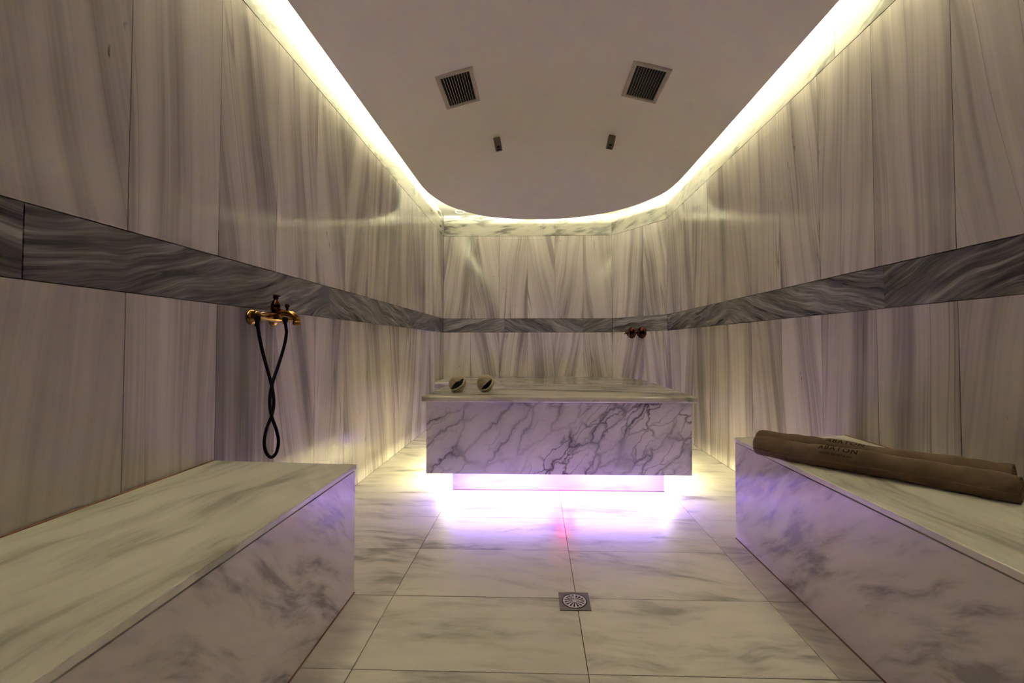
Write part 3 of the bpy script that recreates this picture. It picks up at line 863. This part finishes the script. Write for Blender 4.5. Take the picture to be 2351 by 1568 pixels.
# ------------------------------------------------------------------ sea shells on the table
def sd_seg(px, py, pts):
    best = 9e9; side = 0; tt = 0
    n = len(pts) - 1
    for i in range(n):
        (ax, ay), (bx, by) = pts[i], pts[i+1]
        dx, dy = bx-ax, by-ay
        t_ = max(0, min(1, ((px-ax)*dx + (py-ay)*dy) / (dx*dx + dy*dy)))
        ex, ey = px - ax - t_*dx, py - ay - t_*dy
        d_ = math.hypot(ex, ey)
        if d_ < best:
            best = d_; side = dx*ey - dy*ex; tt = (i + t_) / n
    return best, side, tt
def shell(loc, label, rz, slit, width, R, apex):
    t = thing('sea_shell', label, 'shell', loc, (0, 0, rz), 'sea shells on the table')
    nu, nv = 96, 64
    V = []; K = []
    for j in range(nv + 1):
        th = PI * j / nv
        for i in range(nu):
            ph = 2 * PI * i / nu
            # pole along local y, the aperture faces -y
            x, y, z = math.sin(th) * math.cos(ph), -math.cos(th), math.sin(th) * math.sin(ph)
            r = 1.0 + .035 * math.sin(3.0 * (x * .8 - z * .6) + 1.0)
            # low spire and whorl grooves towards the back
            ca = x * apex[0] + y * apex[1] + z * apex[2]
            if ca > .55:
                q = (ca - .55) / .45
                r += .16 * q * q
                r -= .025 * math.sin(22 * math.acos(min(1, ca)) + math.atan2(x, z)) * min(1, q * 3) * (1 - q * .6)
            k = 0
            if y < .1:
                d_, side, tt = sd_seg(x, z, slit)
                wv = width * (math.sin(PI * min(1, max(0, tt))) ** .55) * 1.0 + .02
                if side > 0: wv *= 1.15
                e = d_ - wv
                if e < 0:
                    r *= 1 - .42 * min(1, (-e / width) * 1.5 + .18)
                    k = 2
                elif side < 0 and e < .13:
                    r *= 1 + .075 * math.sin(PI * e / .13); k = 1
            V.append((x * r * R, y * r * R * 1.0, z * r * R * .97)); K.append(k)
    def build(nm, kk, mat, par):
        bm = bmesh.new(); vm = {}
        for j in range(nv):
            for i in range(nu):
                ids = [j*nu+i, j*nu+(i+1) % nu, (j+1)*nu+(i+1) % nu, (j+1)*nu+i]
                ks = [K[q] for q in ids]
                kf = 2 if ks.count(2) >= 2 else (1 if ks.count(1) >= 2 else 0)
                if kf != kk: continue
                try: bm.faces.new([vm.setdefault(q, None) or vm.__setitem__(q, bm.verts.new(V[q])) or vm[q] for q in ids])
                except ValueError: pass
        bmesh.ops.remove_doubles(bm, verts=bm.verts[:], dist=1e-6)
        o = from_bm(nm, bm, mat, par, (0, 0, R * .955), smooth=True)
        return o
    build('body', 0, M['shell'], t); build('lip', 1, M['shell_lip'], t); build('aperture', 2, M['shell_in'], t)
shell((-.523, 2.915, .630), 'round tan sea shell on the table corner, wide dark opening', .16,
      [(-.62, -.60), (-.25, -.30), (.05, -.02), (.35, .12), (.70, .58)], .24, .0585, (-.2, .75, .6))
shell((-.338, 2.945, .630), 'round tan sea shell with narrow slanted opening, further from table corner', .10,
      [(-.36, -.60), (.05, -.35), (.42, .0), (.74, .42)], .19, .0595, (-.45, .7, .45))

# ------------------------------------------------------------------ rolled towels on the right bench
def bench_z(x): return .490 + (.512 - .490) * max(0, (x - .978) / (XR - .978))
def towel(label, p0, p1, r, seed, text_s, text_a, end_cut):
    p0, p1 = Vector(p0), Vector(p1)
    d = (p1 - p0); L = d.length; d.normalize()
    ang = math.atan2(d.y, d.x)
    z0, z1 = bench_z(p0.x), bench_z(p1.x)
    t = thing('rolled_towel', label, 'towel', (p0.x, p0.y, z0), (0, -math.atan2(z1 - z0, L), ang), 'rolled brown towels on the bench')
    rg = random.Random(seed)
    ph = [rg.uniform(0, 6.28) for _ in range(8)]
    # local x along the roll, y towards the wall, z up
    def rad(s, a):
        w = .0022 * math.sin(9 * s / L + ph[0] + a) + .0016 * math.sin(17 * s / L + 2*a + ph[1]) + .0012 * math.sin(31 * s / L - 3*a + ph[2])
        wr = .0016 * math.sin(70 * s / L + 3 * math.sin(2*a) + ph[3]) * max(0, math.cos(3*PI*(s/L - .28)))
        e = 1 - .10 * math.exp(-s / .010) - .06 * math.exp(-(L - s) / .010)
        return (r + w + wr) * e
    def pt(s, a, k=1.0, off=0.0):
        rr = rad(s, a) + off
        y, z = math.cos(a) * rr * k, math.sin(a) * rr * k
        z = max(z, -r * .90)                           # flattened where it rests
        q = .88 if z < 0 else 1.0
        return Vector((s, y * (1.04 if z < 0 else 1.0), z + r * .90))
    NS_, NA = 90, 48
    bm = bmesh.new()
    rings = [[bm.verts.new(pt(L * i / NS_, 2*PI*j/NA)) for j in range(NA)] for i in range(NS_ + 1)]
    for a, b in zip(rings, rings[1:]):
        for j in range(NA): bm.faces.new((a[j], a[(j+1) % NA], b[(j+1) % NA], b[j]))
    # ends: sunk core
    for ring, s, sg in ((rings[0], 0, 1), (rings[-1], L, -1)):
        prev = ring
        for k, dep in ((.90, .0005), (.86, .014), (.5, .016), (.3, .014)):
            cur = [bm.verts.new(pt(s, 2*PI*j/NA, k) + Vector((sg * dep, 0, (1-k) * 0))) for j in range(NA)]
            for j in range(NA): bm.faces.new((prev[j], prev[(j+1) % NA], cur[(j+1) % NA], cur[j]))
            prev = cur
        bm.faces.new(prev)
    body = from_bm('roll', bm, M['towel'], t, smooth=True)
    # rolled layers seen at the ends: a spiral of cloth
    for s, sg in ((0, 1), (L, -1)):
        bm = bmesh.new()
        prev = None
        for i in range(121):
            f = i / 120
            a = f * 2*PI*3.2 + ph[4]
            k = .20 + .64 * f
            o_ = [bm.verts.new(pt(s, a % (2*PI), k, 0) + Vector((sg * x, 0, 0))) for x in (.018, -.0015)]
            i_ = [bm.verts.new(pt(s, a % (2*PI), k - .10, 0) + Vector((sg * x, 0, 0))) for x in (-.0015, .018)]
            cur = o_ + i_
            if prev:
                for q in range(4): bm.faces.new((prev[q], prev[(q+1) % 4], cur[(q+1) % 4], cur[q]))
            prev = cur
        from_bm('rolled_layer', bm, M['towel'], t, smooth=True)
    # loose hem: raised flap edge along the roll
    bm = bmesh.new()
    prev = None
    for i in range(NS_ + 1):
        s = L * i / NS_
        a0 = text_a + .95 + .05 * math.sin(6 * s / L + ph[5])
        cur = [bm.verts.new(pt(min(max(s, .002), L - .002), a0 + da, 1.0, o_)) for da, o_ in ((0, -.001), (.02, .003), (.16, .0032), (.19, -.001))]
        if prev:
            for q in range(3): bm.faces.new((prev[q], prev[q+1], cur[q+1], cur[q]))
        prev = cur
    from_bm('hem', bm, M['towel'], t, smooth=True)
    # embroidered lettering, laid on the curved cloth
    def lettering(txt, size, s0, a0, track, nm):
        cu = bpy.data.curves.new('lettering', 'FONT')
        cu.body = txt; cu.size = size; cu.space_character = track; cu.resolution_u = 3; cu.offset = size * .004
        ob = bpy.data.objects.new('lettering', cu); COL.objects.link(ob)
        dg = bpy.context.evaluated_depsgraph_get()
        me = bpy.data.meshes.new_from_object(ob.evaluated_get(dg))
        bpy.data.objects.remove(ob)
        bm = bmesh.new(); bm.from_mesh(me); bpy.data.meshes.remove(me)
        xs = [v.co.x for v in bm.verts]; mid = (min(xs) + max(xs)) / 2
        bmesh.ops.triangulate(bm, faces=bm.faces[:])
        bmesh.ops.subdivide_edges(bm, edges=[e for e in bm.edges if e.calc_length() > size * .25], cuts=2)
        for v in bm.verts:
            x, y = v.co.x - mid, v.co.y
            a = a0 - y / r                               # up the letters = over the top of the roll
            v.co = pt(s0 + x, a, 1.0, .0012)
        bm.normal_update()
        me = bpy.data.meshes.new(nm); bm.to_mesh(me); bm.free()
        o = mesh_obj(nm, me, M['thread'], body)
        return o
    lettering('ABATON', .027, text_s, text_a, 1.18, 'lettering')
    lettering('ISLAND RESORT & SPA', .0092, text_s, text_a + .42, 1.1, 'lettering')
    return t
# camera-side of a roll is local -y, so its upper front is at angle PI .. PI/2
NRM = Vector((.782, .623)); D_ = Vector((.623, -.782))
e0, e1 = Vector((.905, 1.850)), Vector((1.335, 1.250))
f0, f1 = e0 + NRM * .036, e1 + NRM * .036
towel('brown rolled towel lying in front, nearer the bench edge', f0, f1, .0405, 3, .300, PI * .74, 0)
b0, b1 = f0 + NRM * .087 - D_ * .03, f1 + NRM * .085 - D_ * .02
towel('brown rolled towel lying behind, nearer the right wall', b0, b1, .0445, 5, .325, PI * .66, 0)
